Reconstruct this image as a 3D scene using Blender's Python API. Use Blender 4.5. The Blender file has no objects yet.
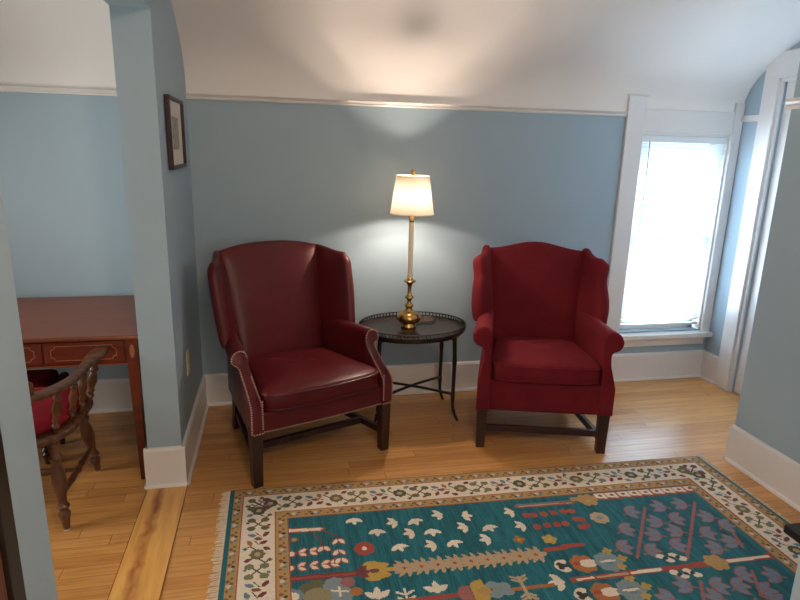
import bpy, bmesh, math, random
import numpy as np
from mathutils import Vector, Matrix
random.seed(7)
PI = math.pi
sc = bpy.context.scene
COL = sc.collection

# ------------------------------------------------------------------ helpers
def link_mesh(name, bm, mat, parent=None, smooth=True, bevel=0, sub=0, angle=40):
    bmesh.ops.recalc_face_normals(bm, faces=bm.faces)
    me = bpy.data.meshes.new(name)
    bm.to_mesh(me); bm.free()
    o = bpy.data.objects.new(name, me)
    COL.objects.link(o)
    if mat is not None: me.materials.append(mat)
    for p in me.polygons: p.use_smooth = smooth
    if bevel:
        m = o.modifiers.new('Bevel', 'BEVEL'); m.width = bevel; m.segments = 3
        m.limit_method = 'ANGLE'; m.angle_limit = math.radians(35)
        m.harden_normals = False
    if sub:
        m = o.modifiers.new('Sub', 'SUBSURF'); m.levels = sub; m.render_levels = sub
    if smooth and not sub:
        try: me.set_sharp_from_angle(angle=math.radians(angle))
        except Exception: pass
    if parent: o.parent = parent
    return o

def thing(name, label, cat, loc=(0, 0, 0), rz=0, group=None):
    o = bpy.data.objects.new(name, None); COL.objects.link(o)
    o.empty_display_size = 0.1
    o.location = loc; o.rotation_euler = (0, 0, rz)
    o['label'] = label; o['category'] = cat
    if group: o['group'] = group
    return o

def struct(name, bm, mat, parent=None, bevel=0, smooth=False):
    o = link_mesh(name, bm, mat, parent, smooth=smooth, bevel=bevel)
    if parent is None: o['kind'] = 'structure'
    return o

def box(bm, x0, y0, z0, x1, y1, z1):
    v = [bm.verts.new(c) for c in ((x0,y0,z0),(x1,y0,z0),(x1,y1,z0),(x0,y1,z0),(x0,y0,z1),(x1,y0,z1),(x1,y1,z1),(x0,y1,z1))]
    for f in ((3,2,1,0),(4,5,6,7),(0,1,5,4),(1,2,6,5),(2,3,7,6),(3,0,4,7)):
        bm.faces.new([v[i] for i in f])
    return v

def nb(*boxes):
    bm = bmesh.new()
    for b in boxes: box(bm, *b)
    return bm

def rings(bm, rs, closed=True, cap=True):
    """skin a list of rings (lists of points of equal length)"""
    vs = [[bm.verts.new(p) for p in r] for r in rs]
    n = len(vs[0])
    for a, b in zip(vs[:-1], vs[1:]):
        for i in range(n if closed else n - 1):
            j = (i + 1) % n
            bm.faces.new((a[i], a[j], b[j], b[i]))
    if cap:
        bm.faces.new(vs[0][::-1]); bm.faces.new(vs[-1])
    return vs

def lathe(bm, prof, c=(0, 0, 0), seg=28, cap=True):
    rs = []
    for r, z in prof:
        r = max(r, 0.0004)
        rs.append([(c[0] + r*math.cos(2*PI*k/seg), c[1] + r*math.sin(2*PI*k/seg), c[2] + z) for k in range(seg)])
    rings(bm, rs, cap=cap)

def lathe_along(bm, prof, a, b, seg=16):
    """turned piece: profile [(r, t in 0..1)] between points a and b"""
    a, b = Vector(a), Vector(b); d = b - a
    q = d.to_track_quat('Z', 'Y')
    rs = []
    for r, t in prof:
        rs.append([a + d*t + q @ Vector((r*math.cos(2*PI*k/seg), r*math.sin(2*PI*k/seg), 0)) for k in range(seg)])
    rings(bm, rs)

def catmull(pts, n=8):
    P = [Vector(p) for p in pts]
    P = [2*P[0]-P[1]] + P + [2*P[-1]-P[-2]]
    out = []
    for i in range(1, len(P)-2):
        for k in range(n):
            t = k/n
            out.append(0.5*((2*P[i]) + (-P[i-1]+P[i+1])*t + (2*P[i-1]-5*P[i]+4*P[i+1]-P[i+2])*t*t + (-P[i-1]+3*P[i]-3*P[i+1]+P[i+2])*t**3))
    out.append(P[-2].copy())
    return out

def tube(bm, pts, r, seg=10, up=Vector((0, 0, 1)), sx=1.0, sz=1.0):
    P = [Vector(p) for p in pts]; n = len(P)
    rs = []
    for i, p in enumerate(P):
        d = (P[min(i+1, n-1)] - P[max(i-1, 0)])
        d = d.normalized() if d.length > 1e-9 else Vector((0, 0, 1))
        u = up if abs(d.dot(up)) < 0.98 else Vector((1, 0, 0))
        s = d.cross(u).normalized(); w = s.cross(d).normalized()
        rr = r[i] if isinstance(r, (list, tuple)) else r
        rs.append([p + s*(rr*sx*math.cos(2*PI*k/seg)) + w*(rr*sz*math.sin(2*PI*k/seg)) for k in range(seg)])
    rings(bm, rs)

def prism(bm, poly, axis, a0, a1):
    """extrude a 2D polygon along an axis: x -> poly is (y,z); y -> (x,z); z -> (x,y)"""
    def P(p, a):
        return {'x': (a, p[0], p[1]), 'y': (p[0], a, p[1]), 'z': (p[0], p[1], a)}[axis]
    A = [bm.verts.new(P(p, a0)) for p in poly]; B = [bm.verts.new(P(p, a1)) for p in poly]
    n = len(poly)
    bm.faces.new(A[::-1]); bm.faces.new(B)
    for i in range(n):
        j = (i+1) % n
        bm.faces.new((A[i], A[j], B[j], B[i]))

def pad(bm, P, T, nu=22, nv=22, pu=5, pv=5):
    """an upholstered pad: mid surface P(u,v), u,v in [-1,1]; half thickness T(u,v,side)"""
    def clus(k, n): return math.sin(PI/2*(2*k/n-1))
    U = [clus(k, nu) for k in range(nu+1)]; V = [clus(k, nv) for k in range(nv+1)]
    def nrm(u, v):
        e = 0.01
        a = Vector(P(min(u+e, 1), v)) - Vector(P(max(u-e, -1), v))
        b = Vector(P(u, min(v+e, 1))) - Vector(P(u, max(v-e, -1)))
        return a.cross(b).normalized()
    def prof(u, v): return ((1-abs(u)**pu)**(1/2.2))*((1-abs(v)**pv)**(1/2.2))
    F, B = {}, {}
    for i, u in enumerate(U):
        for j, v in enumerate(V):
            p = Vector(P(u, v)); edge = i in (0, nu) or j in (0, nv)
            if edge:
                F[i, j] = B[i, j] = bm.verts.new(p)
            else:
                n = nrm(u, v); k = prof(u, v)
                F[i, j] = bm.verts.new(p + n*T(u, v, 1)*k); B[i, j] = bm.verts.new(p - n*T(u, v, -1)*k)
    for i in range(nu):
        for j in range(nv):
            bm.faces.new((F[i, j], F[i+1, j], F[i+1, j+1], F[i, j+1]))
            q = (B[i, j], B[i, j+1], B[i+1, j+1], B[i+1, j])
            if len(set(q) | {F[i, j], F[i+1, j], F[i+1, j+1], F[i, j+1]}) > 4: bm.faces.new(q)

def ss(a, b, x):
    t = min(1, max(0, (x-a)/(b-a))); return t*t*(3-2*t)
def lerp(a, b, t): return a + (b-a)*t

# ------------------------------------------------------------------ materials
def srgb(r, g, b):
    f = lambda c: (c/255/12.92) if c/255 <= .04045 else ((c/255+.055)/1.055)**2.4
    return (f(r), f(g), f(b), 1)

class NT:
    def __init__(s, name):
        s.m = bpy.data.materials.new(name); s.m.use_nodes = True
        s.t = s.m.node_tree; s.b = s.t.nodes['Principled BSDF']; s.out = s.t.nodes['Material Output']
    def n(s, ty, **k):
        nd = s.t.nodes.new(ty)
        for a, v in k.items():
            if a.startswith('_'): nd.inputs[a[1:]].default_value = v
            else: setattr(nd, a, v)
        return nd
    def l(s, a, b): s.t.links.new(a, b)
    def obj(s, scale=(1, 1, 1)):
        tc = s.n('ShaderNodeTexCoord'); mp = s.n('ShaderNodeMapping'); mp.inputs['Scale'].default_value = scale
        s.l(tc.outputs['Object'], mp.inputs['Vector']); return mp.outputs['Vector']
    def noise(s, scale, vec, detail=4, rough=.55):
        nd = s.n('ShaderNodeTexNoise'); nd.inputs['Scale'].default_value = scale
        nd.inputs['Detail'].default_value = detail; nd.inputs['Roughness'].default_value = rough
        s.l(vec, nd.inputs['Vector']); return nd
    def ramp(s, fac, stops):
        r = s.n('ShaderNodeValToRGB'); e = r.color_ramp.elements
        while len(e) < len(stops): e.new(.5)
        for k, (p, c) in enumerate(stops): e[k].position = p; e[k].color = c
        s.l(fac, r.inputs['Fac']); return r.outputs['Color']
    def mix(s, fac, a, b, mode='MIX'):
        m = s.n('ShaderNodeMix', data_type='RGBA', blend_type=mode)
        for sock, v in (('Factor', fac), ('A', a), ('B', b)):
            i = [x for x in m.inputs if x.name == sock and (x.type == 'RGBA' if sock != 'Factor' else x.type == 'VALUE')][0]
            if hasattr(v, 'links'): s.l(v, i)
            else: i.default_value = v
        return [x for x in m.outputs if x.type == 'RGBA'][0]
    def bump(s, h, strength=.2, dist=.002):
        b = s.n('ShaderNodeBump'); b.inputs['Strength'].default_value = strength; b.inputs['Distance'].default_value = dist
        s.l(h, b.inputs['Height']); s.l(b.outputs['Normal'], s.b.inputs['Normal'])
    def set(s, **k):
        for a, v in k.items():
            s.b.inputs[a.replace('_', ' ')].default_value = v

def plain(name, col, rough=.5, metal=0, nscale=0, namt=.1, bump=0, bscale=200, scale=(1, 1, 1), spec=None):
    t = NT(name); t.set(Roughness=rough, Metallic=metal)
    if spec is not None: t.b.inputs['Specular IOR Level'].default_value = spec
    v = t.obj(scale)
    if nscale:
        nz = t.noise(nscale, v, 5)
        dark = tuple(c*(1-namt) for c in col[:3]) + (1,); lite = tuple(min(1, c*(1+namt)) for c in col[:3]) + (1,)
        t.l(t.ramp(nz.outputs['Fac'], [(.3, dark), (.7, lite)]), t.b.inputs['Base Color'])
    else: t.set(Base_Color=col)
    if bump: t.bump(t.noise(bscale, v, 3).outputs['Fac'], bump, .001)
    return t.m

M = {}
M['wall'] = plain('blue_wall_paint', srgb(156, 175, 186), .6, nscale=3, namt=.02, bump=.06, bscale=350)
M['ceil'] = plain('white_plaster', srgb(236, 231, 226), .75, nscale=2, namt=.015, bump=.06, bscale=200)
M['trim'] = plain('white_trim_paint', srgb(224, 220, 216), .35, nscale=3, namt=.02)
M['white_pl'] = plain('white_plastic', srgb(225, 228, 230), .4, nscale=20, namt=.02)
M['cream_pl'] = plain('cream_plastic', srgb(225, 205, 160), .4, nscale=20, namt=.02)
M['black_pl'] = plain('black_plastic', (.008, .008, .009, 1), .5, nscale=20)
M['grey_pl'] = plain('grey_plastic_wand', srgb(120, 130, 140), .3, nscale=20)
M['brass'] = plain('aged_brass', (.62, .36, .12, 1), .24, 1, nscale=14, namt=.18)
M['nail'] = plain('brass_nail', (.62, .42, .32, 1), .35, 1, nscale=60)
M['candle'] = plain('ivory_candle_sleeve', srgb(240, 226, 190), .45, nscale=8, namt=.04)
M['blacklac'] = plain('black_lacquer', (.010, .008, .008, 1), .28, nscale=9, namt=.3)
M['darkleg'] = plain('dark_mahogany', (.030, .009, .007, 1), .35, nscale=6, namt=.35, scale=(4, 4, .6))
M['darkoak'] = plain('dark_walnut', (.014, .009, .007, 1), .35, nscale=6, namt=.3, scale=(4, 1, 4))
M['paperm'] = plain('mat_board', srgb(214, 204, 190), .8, nscale=30, namt=.02)

def wood(name, c1, c2, rough=.35, scale=(1.5, 14, 14), bump=.05):
    t = NT(name); t.set(Roughness=rough)
    v = t.obj(scale); nz = t.noise(2.2, v, 6, .62)
    w = t.n('ShaderNodeTexWave', wave_type='BANDS', bands_direction='Y'); w.inputs['Scale'].default_value = 1.3
    w.inputs['Distortion'].default_value = 6; w.inputs['Detail'].default_value = 3; t.l(v, w.inputs['Vector'])
    f = t.mix(.45, nz.outputs['Fac'], w.outputs['Fac'])
    t.l(t.ramp(f, [(.25, c1), (.75, c2)]), t.b.inputs['Base Color'])
    t.bump(nz.outputs['Fac'], bump, .001)
    return t.m
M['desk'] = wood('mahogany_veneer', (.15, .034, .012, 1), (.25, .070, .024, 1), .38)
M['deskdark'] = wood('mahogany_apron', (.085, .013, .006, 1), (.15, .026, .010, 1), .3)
M['inlay'] = plain('inlay_stringing', (.36, .15, .06, 1), .4, nscale=20)
M['chairwood'] = wood('turned_oak', (.070, .025, .010, 1), (.140, .055, .021, 1), .38, (6, 6, 2))
M['pine_panel'] = wood('reddish_panel_wood', (.10, .030, .016, 1), (.17, .058, .032, 1), .5, (30, 30, 3), .3)

def leather():
    t = NT('burgundy_leather'); v = t.obj()
    n1 = t.noise(5, v, 4); n2 = t.noise(2.3, v, 2)
    c = t.ramp(n1.outputs['Fac'], [(.25, (.072, .005, .007, 1)), (.75, (.100, .008, .010, 1))])
    t.l(c, t.b.inputs['Base Color']); t.set(Roughness=.36); t.b.inputs['Specular IOR Level'].default_value = .32
    vo = t.n('ShaderNodeTexVoronoi'); vo.inputs['Scale'].default_value = 150; t.l(v, vo.inputs['Vector'])
    n3 = t.noise(11, v, 3); h = t.mix(.12, n3.outputs['Fac'], vo.outputs['Distance'])
    t.bump(h, .22, .006)
    t.l(t.ramp(n2.outputs['Fac'], [(.3, (.32,)*3+(1,)), (.7, (.44,)*3+(1,))]), t.b.inputs['Roughness'])
    return t.m
M['leather'] = leather()
def fabric(name, c1, c2):
    t = NT(name); v = t.obj()
    n1 = t.noise(9, v, 5); t.l(t.ramp(n1.outputs['Fac'], [(.3, c1), (.7, c2)]), t.b.inputs['Base Color'])
    t.set(Roughness=.85); t.b.inputs['Sheen Weight'].default_value = .15
    t.b.inputs['Sheen Roughness'].default_value = .4; t.b.inputs['Sheen Tint'].default_value = (.8, .1, .12, 1)
    t.b.inputs['Specular IOR Level'].default_value = .2
    t.bump(t.noise(700, v, 2).outputs['Fac'], .25, .002)
    return t.m
M['red'] = fabric('red_upholstery', (.112, .0045, .009, 1), (.140, .007, .012, 1))
M['redpad'] = fabric('red_cushion_cloth', (.20, .006, .014, 1), (.25, .010, .018, 1))

def floor_mat():
    t = NT('maple_strip_floor'); v = t.obj()
    sep = t.n('ShaderNodeSeparateXYZ'); t.l(v, sep.inputs[0])
    def math_(op, a, b=None):
        m = t.n('ShaderNodeMath', operation=op)
        for i, x in enumerate((a, b)):
            if x is None: continue
            if hasattr(x, 'links'): t.l(x, m.inputs[i])
            else: m.inputs[i].default_value = x
        return m.outputs[0]
    PW = .0585
    row = math_('DIVIDE', sep.outputs['Y'], PW); ri = math_('FLOOR', row); rf = math_('FRACT', row)
    wn = t.n('ShaderNodeTexWhiteNoise', noise_dimensions='1D'); t.l(ri, wn.inputs['W'])
    off = math_('MULTIPLY', wn.outputs['Value'], 7.3)
    cx = math_('DIVIDE', math_('ADD', sep.outputs['X'], off), 1.15); ci = math_('FLOOR', cx); cf = math_('FRACT', cx)
    cmb = t.n('ShaderNodeCombineXYZ'); t.l(ri, cmb.inputs[0]); t.l(ci, cmb.inputs[1])
    w2 = t.n('ShaderNodeTexWhiteNoise', noise_dimensions='2D'); t.l(cmb.outputs[0], w2.inputs['Vector'])
    tone = t.ramp(w2.outputs['Value'], [(0, (.52, .23, .062, 1)), (.35, (.62, .30, .088, 1)), (.7, (.68, .345, .110, 1)), (1, (.57, .265, .074, 1))])
    # grain, shifted from board to board
    cm2 = t.n('ShaderNodeCombineXYZ')
    t.l(math_('ADD', math_('MULTIPLY', sep.outputs['X'], 2.0), math_('MULTIPLY', w2.outputs['Value'], 40)), cm2.inputs[0])
    t.l(math_('MULTIPLY', sep.outputs['Y'], 38), cm2.inputs[1])
    g = t.noise(1.5, cm2.outputs[0], 6, .6)
    grain = t.ramp(g.outputs['Fac'], [(.3, (.72, .66, .60, 1)), (.55, (1, 1, 1, 1)), (.8, (1.0, .98, .94, 1))])
    col = t.mix(1.0, tone, grain, 'MULTIPLY')
    # dark flecks
    fl = t.noise(4, cm2.outputs[0], 2)
    col = t.mix(t.ramp(fl.outputs['Fac'], [(.70, (0,)*3+(1,)), (.78, (.5,)*3+(1,))]), col, (.20, .07, .02, 1))
    # gaps
    ed = math_('MINIMUM', rf, math_('SUBTRACT', 1.0, rf)); ec = math_('MINIMUM', cf, math_('SUBTRACT', 1.0, cf))
    gap = math_('MAXIMUM', math_('LESS_THAN', ed, .016), math_('LESS_THAN', ec, .0012))
    col = t.mix(math_('MULTIPLY', gap, .75), col, (.10, .035, .010, 1))
    t.l(col, t.b.inputs['Base Color']); t.set(Roughness=.33); t.b.inputs['Coat Weight'].default_value = .35; t.b.inputs['Coat Roughness'].default_value = .26
    t.l(t.ramp(g.outputs['Fac'], [(.3, (.30,)*3+(1,)), (.7, (.38,)*3+(1,))]), t.b.inputs['Roughness'])
    t.bump(math_('MULTIPLY', gap, -1.0), .4, .001)
    return t.m
M['floor'] = floor_mat()

def knotty():
    t = NT('knotty_pine_board'); v = t.obj((1, 1, 1))
    sep = t.n('ShaderNodeSeparateXYZ'); t.l(v, sep.inputs[0])
    mp = t.obj((30, 2.2, 1)); g = t.noise(1.2, mp, 5)
    base = t.ramp(g.outputs['Fac'], [(.3, (.62, .30, .075, 1)), (.7, (.80, .45, .13, 1))])
    # reddish heart streak a little left of the middle
    wob = t.noise(2.2, t.obj((.3, 2.2, 1)), 3)
    m = t.n('ShaderNodeMath', operation='MULTIPLY_ADD'); t.l(wob.outputs['Fac'], m.inputs[0]); m.inputs[1].default_value = .10; m.inputs[2].default_value = -.025
    a = t.n('ShaderNodeMath', operation='ADD'); t.l(sep.outputs['X'], a.inputs[0]); t.l(m.outputs[0], a.inputs[1])
    ab = t.n('ShaderNodeMath', operation='ABSOLUTE'); t.l(a.outputs[0], ab.inputs[0])
    st = t.n('ShaderNodeMapRange'); t.l(ab.outputs[0], st.inputs['Value']); st.inputs['From Min'].default_value = .004; st.inputs['From Max'].default_value = .030
    st.inputs['To Min'].default_value = .8; st.inputs['To Max'].default_value = 0
    br = t.noise(5, t.obj((3, 1.2, 1)), 3)
    mm = t.n('ShaderNodeMath', operation='MULTIPLY'); t.l(st.outputs[0], mm.inputs[0])
    t.l(t.ramp(br.outputs['Fac'], [(.35, (.35,)*3+(1,)), (.55, (1,)*3+(1,))]), mm.inputs[1])
    col = t.mix(mm.outputs[0], base, (.24, .030, .010, 1))
    vo = t.n('ShaderNodeTexVoronoi'); vo.inputs['Scale'].default_value = 9; t.l(t.obj((1.3, .8, 0)), vo.inputs['Vector'])
    col = t.mix(t.ramp(vo.outputs['Distance'], [(.06, (.85,)*3+(1,)), (.11, (0,)*3+(1,))]), col, (.13, .03, .012, 1))
    ax = t.n('ShaderNodeMath', operation='ABSOLUTE'); t.l(sep.outputs['X'], ax.inputs[0])
    eg = t.n('ShaderNodeMath', operation='GREATER_THAN'); t.l(ax.outputs[0], eg.inputs[0]); eg.inputs[1].default_value = .0835
    col = t.mix(eg.outputs[0], col, (.10, .035, .012, 1))
    t.l(col, t.b.inputs['Base Color']); t.set(Roughness=.3)
    return t.m
M['pine'] = knotty()

def shade_mat():
    t = NT('lamp_shade_linen'); v = t.obj()
    tr = t.n('ShaderNodeBsdfTranslucent'); df = t.n('ShaderNodeBsdfDiffuse'); mx = t.n('ShaderNodeMixShader')
    n1 = t.noise(300, t.obj((1, 1, .2)), 2)
    c = t.ramp(n1.outputs['Fac'], [(.3, (.84, .80, .73, 1)), (.7, (.91, .87, .80, 1))])
    t.l(c, tr.inputs['Color']); t.l(c, df.inputs['Color']); mx.inputs[0].default_value = .93
    t.l(df.outputs[0], mx.inputs[1]); t.l(tr.outputs[0], mx.inputs[2]); t.l(mx.outputs[0], t.out.inputs['Surface'])
    return t.m
M['shade'] = shade_mat()
def slat_mat():
    t = NT('white_blind_slat')
    tr = t.n('ShaderNodeBsdfTranslucent'); df = t.n('ShaderNodeBsdfDiffuse'); mx = t.n('ShaderNodeMixShader')
    n1 = t.noise(30, t.obj(), 2); c = t.ramp(n1.outputs['Fac'], [(.3, (.80, .85, .88, 1)), (.7, (.84, .88, .90, 1))])
    t.l(c, tr.inputs['Color']); t.l(c, df.inputs['Color']); mx.inputs[0].default_value = .30
    t.l(df.outputs[0], mx.inputs[1]); t.l(tr.outputs[0], mx.inputs[2]); t.l(mx.outputs[0], t.out.inputs['Surface'])
    return t.m
M['slat'] = slat_mat()
def glass():
    t = NT('window_glass'); gl = t.n('ShaderNodeBsdfGlossy'); gl.inputs['Roughness'].default_value = .02
    tp = t.n('ShaderNodeBsdfTransparent'); mx = t.n('ShaderNodeMixShader'); fr = t.n('ShaderNodeFresnel')
    t.l(fr.outputs[0], mx.inputs[0]); t.l(tp.outputs[0], mx.inputs[1]); t.l(gl.outputs[0], mx.inputs[2]); t.l(mx.outputs[0], t.out.inputs['Surface'])
    return t.m
M['glass'] = glass()
def emit(name, col, s):
    t = NT(name); e = t.n('ShaderNodeEmission'); e.inputs['Color'].default_value = col; e.inputs['Strength'].default_value = s
    t.l(e.outputs[0], t.out.inputs['Surface']); return t.m
BULB = 420
def bulb_mat():
    t = NT('lit_glass_bulb'); e = t.n('ShaderNodeEmission'); e.inputs['Color'].default_value = (1, .80, .64, 1); e.inputs['Strength'].default_value = 125
    tp = t.n('ShaderNodeBsdfTransparent'); ad = t.n('ShaderNodeAddShader'); t.l(e.outputs[0], ad.inputs[0]); t.l(tp.outputs[0], ad.inputs[1]); t.l(ad.outputs[0], t.out.inputs['Surface'])
    return t.m
M['bulb'] = bulb_mat()
def tray_mat():
    t = NT('painted_tole_tray'); v = t.obj()
    n = t.noise(9, v, 5, .6); n2 = t.noise(26, v, 4)
    c = t.ramp(n.outputs['Fac'], [(.42, (.012, .009, .007, 1)), (.55, (.05, .022, .013, 1)), (.68, (.16, .075, .045, 1))])
    c = t.mix(t.ramp(n2.outputs['Fac'], [(.45, (0,)*3+(1,)), (.7, (.7,)*3+(1,))]), c, (.014, .010, .008, 1))
    t.l(c, t.b.inputs['Base Color']); t.set(Roughness=.26)
    return t.m
M['tray'] = tray_mat()
def print_mat():
    t = NT('old_etching'); v = t.obj((1, 18, 24)); n = t.noise(1.6, v, 6, .7)
    t.l(t.ramp(n.outputs['Fac'], [(.3, (.17, .165, .15, 1)), (.7, (.42, .40, .36, 1))]), t.b.inputs['Base Color']); t.set(Roughness=.7)
    return t.m
M['print'] = print_mat()

# ------------------------------------------------------------------ room dimensions (metres; camera stands at x=0, y=0)
YB = 3.43; RAIL0, RAIL1 = 1.722, 1.752
PROF = [(3.43, 1.752), (3.43, 1.80), (3.418, 1.85), (3.390, 1.912), (3.345, 1.965), (3.285, 2.015), (3.20, 2.068), (3.10, 2.125), (2.62, 2.395), (2.54, 2.43), (2.44, 2.45)]
def zc(y):
    for (a, za), (b, zb) in zip(PROF[:-1], PROF[1:]):
        if b <= y <= a and a != b: return lerp(za, zb, (y-a)/(b-a))
    return 2.45
XL, XR, XN = -2.6, 2.92, 2.25      # far left wall, alcove right wall, near right wall face
YR = -2.2                          # wall behind the camera

# floor
struct('floor', nb((XL-.1, YR-.1, -.05, XR+.1, YB+.25, 0)), M['floor'])
# ceiling: curved from the knee wall up to the flat
bm = bmesh.new()
out = [(y, z) for y, z in PROF] + [(YR-.1, 2.45), (YR-.1, 2.55), (2.40, 2.55), (3.1, 2.26), (3.55, 1.95), (3.55, 1.752)]
prism(bm, out, 'x', XL-.1, XR+.1)
o = struct('ceiling', bm, M['ceil'], smooth=True)
# back wall with the window opening
WX0, WX1, WZ0, WZ1 = 2.228, 2.855, .345, 1.640
struct('wall_back', nb((XL-.1, YB, 0, WX0, YB+.12, 1.751), (WX1, YB, 0, XR+.1, YB+.12, 1.751),
                       (WX0, YB, 0, WX1, YB+.12, WZ0), (WX0, YB, WZ1, WX1, YB+.12, 1.751)), M['wall'])
# right wall of the window alcove
def wall_yz(y0, y1, extra=0):
    ys = sorted([y0, y1] + [y for y, z in PROF if y0 < y < y1])
    top = [(y, zc(y)+.004) for y in ys]
    if y1 >= YB: top = [p for p in top if p[0] < YB] + [(YB, 1.80)]
    return [(y0, 0), (y1, 0)] + top[::-1]
DY0, DY1 = 2.30, 3.126
bm = bmesh.new()
prism(bm, wall_yz(DY1, YB), 'x', XR, XR+.12)
prism(bm, [(1.2, 0), (DY0, 0), (DY0, 2.5), (1.2, 2.5)], 'x', XR, XR+.12)
prism(bm, [(DY0, 1.951), (DY1, 1.951)] + [(y, zc(y)+.004) for y in (DY1, 2.62, 2.54, 2.44, DY0)], 'x', XR, XR+.12)
struct('wall_right', bm, M['wall'])
# near right wall (its end at y = 2.365 lets the alcove open behind it)
struct('wall_near_right', nb((XN, 1.2, 0, XR, 2.352, 2.45)), M['wall'])
struct('wall_far_right', nb((XN, YR, 0, XN+.1, 1.2, 2.45)), M['wall'])
# the partition with its opening: pier, header, stub
bm = bmesh.new()
prism(bm, wall_yz(2.560, YB), 'x', -.572, -.430)
struct('wall_partition', bm, M['wall'])
bm = bmesh.new()
prism(bm, [(1.09, 1.983), (2.560, 1.983), (2.560, zc(2.56)), (2.44, 2.452), (1.09, 2.452)], 'x', -.572, -.430)
struct('wall_header', bm, M['wall'])
struct('wall_stub', nb((-.572, .966, 0, -.430, 1.09, 2.45)), M['wall'])
struct('wall_alcove_front', nb((XL, .966, 0, -.572, 1.05, 2.45)), M['wall'])
struct('wall_near_left', nb((-.92, YR, 0, -.82, .966, 2.45)), M['wall'])
A2 = (1.55, 2.75, .75, 1.65)       # opening of the side window in the left room
struct('wall_left', nb((XL-.1, .966, 0, XL, A2[0], 2.45), (XL-.1, A2[1], 0, XL, YB, 2.45), (XL-.1, A2[0], 0, XL, A2[1], A2[2]), (XL-.1, A2[0], A2[3], XL, A2[1], 2.45)), M['wall'])
A3 = (.1, 1.3, .8, 1.95)           # opening of the added fill window behind the camera
struct('wall_rear', nb((-.92, YR-.1, 0, A3[0], YR, 2.45), (A3[1], YR-.1, 0, XN+.1, YR, 2.45), (A3[0], YR-.1, 0, A3[1], YR, A3[2]), (A3[0], YR-.1, A3[3], A3[1], YR, 2.45)), M['wall'])
# wall end beside the camera on the right
struct('wall_jamb_right', nb((1.0, .70, 0, 1.12, .832, 2.45)), M['wall'])

# picture rails
def rail_bm(x0, x1):
    b = bmesh.new()
    prism(b, [(YB, RAIL0), (YB-.010, RAIL0), (YB-.014, RAIL0+.008), (YB-.010, RAIL0+.012), (YB-.018, RAIL0+.020), (YB-.024, RAIL1-.004), (YB-.020, RAIL1), (YB, RAIL1)], 'x', x0, x1)
    return b
struct('trim_1', rail_bm(-.430, 2.108), M['trim'])
struct('trim_2', rail_bm(XL, -.572), M['trim'])
struct('trim_3', nb((XR-.016, 3.265, 1.717, XR, YB, 1.754)), M['trim'], bevel=.003)
bm = bmesh.new()
prism(bm, [(XN, 1.712), (XN-.012, 1.712), (XN-.016, 1.722), (XN-.012, 1.726), (XN-.026, 1.742), (XN-.028, 1.752), (XN-.022, 1.757), (XN, 1.757)], 'y', 1.2, 2.366)
struct('trim_4', bm, M['trim'])

# baseboards with a cap edge and a shoe moulding
BH = .192
def bb_x(x0, x1, y, s):          # along x, facing s*y
    b = bmesh.new()
    prism(b, [(y, 0), (y+s*.027, 0), (y+s*.025, .010), (y+s*.016, .016), (y+s*.016, BH-.014), (y+s*.011, BH-.003), (y+s*.005, BH), (y, BH)], 'x', x0, x1)
    return b
def bb_y(y0, y1, x, s):
    b = bmesh.new()
    prism(b, [(x, 0), (x+s*.027, 0), (x+s*.025, .010), (x+s*.016, .016), (x+s*.016, BH-.014), (x+s*.011, BH-.003), (x+s*.005, BH), (x, BH)], 'y', y0, y1)
    return b
struct('baseboard_back', bb_x(-.430, XR, YB, -1), M['trim'])
struct('baseboard_alcove', bb_x(XL, -.572, YB, -1), M['trim'])
struct('baseboard_partition', bb_y(2.545, YB, -.430, 1), M['trim'])
struct('baseboard_pier', bb_x(-.588, -.414, 2.560, -1), M['trim'])
struct('baseboard_alcove_side', bb_y(2.545, YB, -.572, -1), M['trim'])
struct('baseboard_right', bb_y(3.265, YB, XR, -1), M['trim'])
struct('baseboard_near_right', bb_y(.7, 2.3519, XN, -1), M['trim'])
struct('baseboard_near_right_end', bb_x(XN-.016, XR, 2.352, 1), M['trim'])

# pine board let into the floor under the opening
o = struct('trim_5', nb((-.086, -.80, -.001, .086, .75, .0035)), M['pine'])
o.location = (-.497, 1.795, 0)

# ------------------------------------------------------------------ window 1
bm = bmesh.new()
box(bm, 2.110, YB-.022, .336, WX0, YB, 1.842)          # left board
box(bm, WX1, YB-.022, .336, XR-.001, YB, 1.830)        # right board
box(bm, WX0, YB-.020, WZ1, WX1, YB, 1.772)             # head board
box(bm, 2.098, YB-.026, 1.842, 2.243, YB, 1.852)       # ear cap
win = struct('window_1', bm, M['trim'], bevel=.003)
bm = nb((2.085, YB-.062, .302, XR-.004, YB+.06, .336)); struct('window_sill', bm, M['trim'], win, bevel=.006)
bm = nb((2.120, YB-.020, .244, 2.885, YB, .302)); struct('window_apron', bm, M['trim'], win, bevel=.003)
bm = nb((WX0, YB, .336, WX0+.011, YB+.12, WZ1), (WX1-.011, YB, .336, WX1, YB+.12, WZ1), (WX0+.011, YB, WZ1-.02, WX1-.011, YB+.12, WZ1), (WX0, YB+.04, .325, WX1, YB+.13, .345))
struct('window_jamb', bm, M['trim'], win)
a, b_ = WX0+.02, WX1-.02
bm = nb((a, YB+.055, .345, a+.04, YB+.085, .97), (b_-.04, YB+.055, .345, b_, YB+.085, .97), (a, YB+.055, .345, b_, YB+.085, .41), (a, YB+.055, .94, b_, YB+.085, .975))
struct('window_sash', bm, M['trim'], win)
bm = nb((a, YB+.086, .945, a+.04, YB+.115, WZ1-.02), (b_-.04, YB+.086, .945, b_, YB+.115, WZ1-.02), (a, YB+.086, .94, b_, YB+.115, .975), (a, YB+.086, WZ1-.065, b_, YB+.115, WZ1-.02))
struct('window_sash', bm, M['trim'], win)
struct('window_pane', nb((a+.04, YB+.069, .41, b_-.04, YB+.072, .94)), M['glass'], win)
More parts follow.
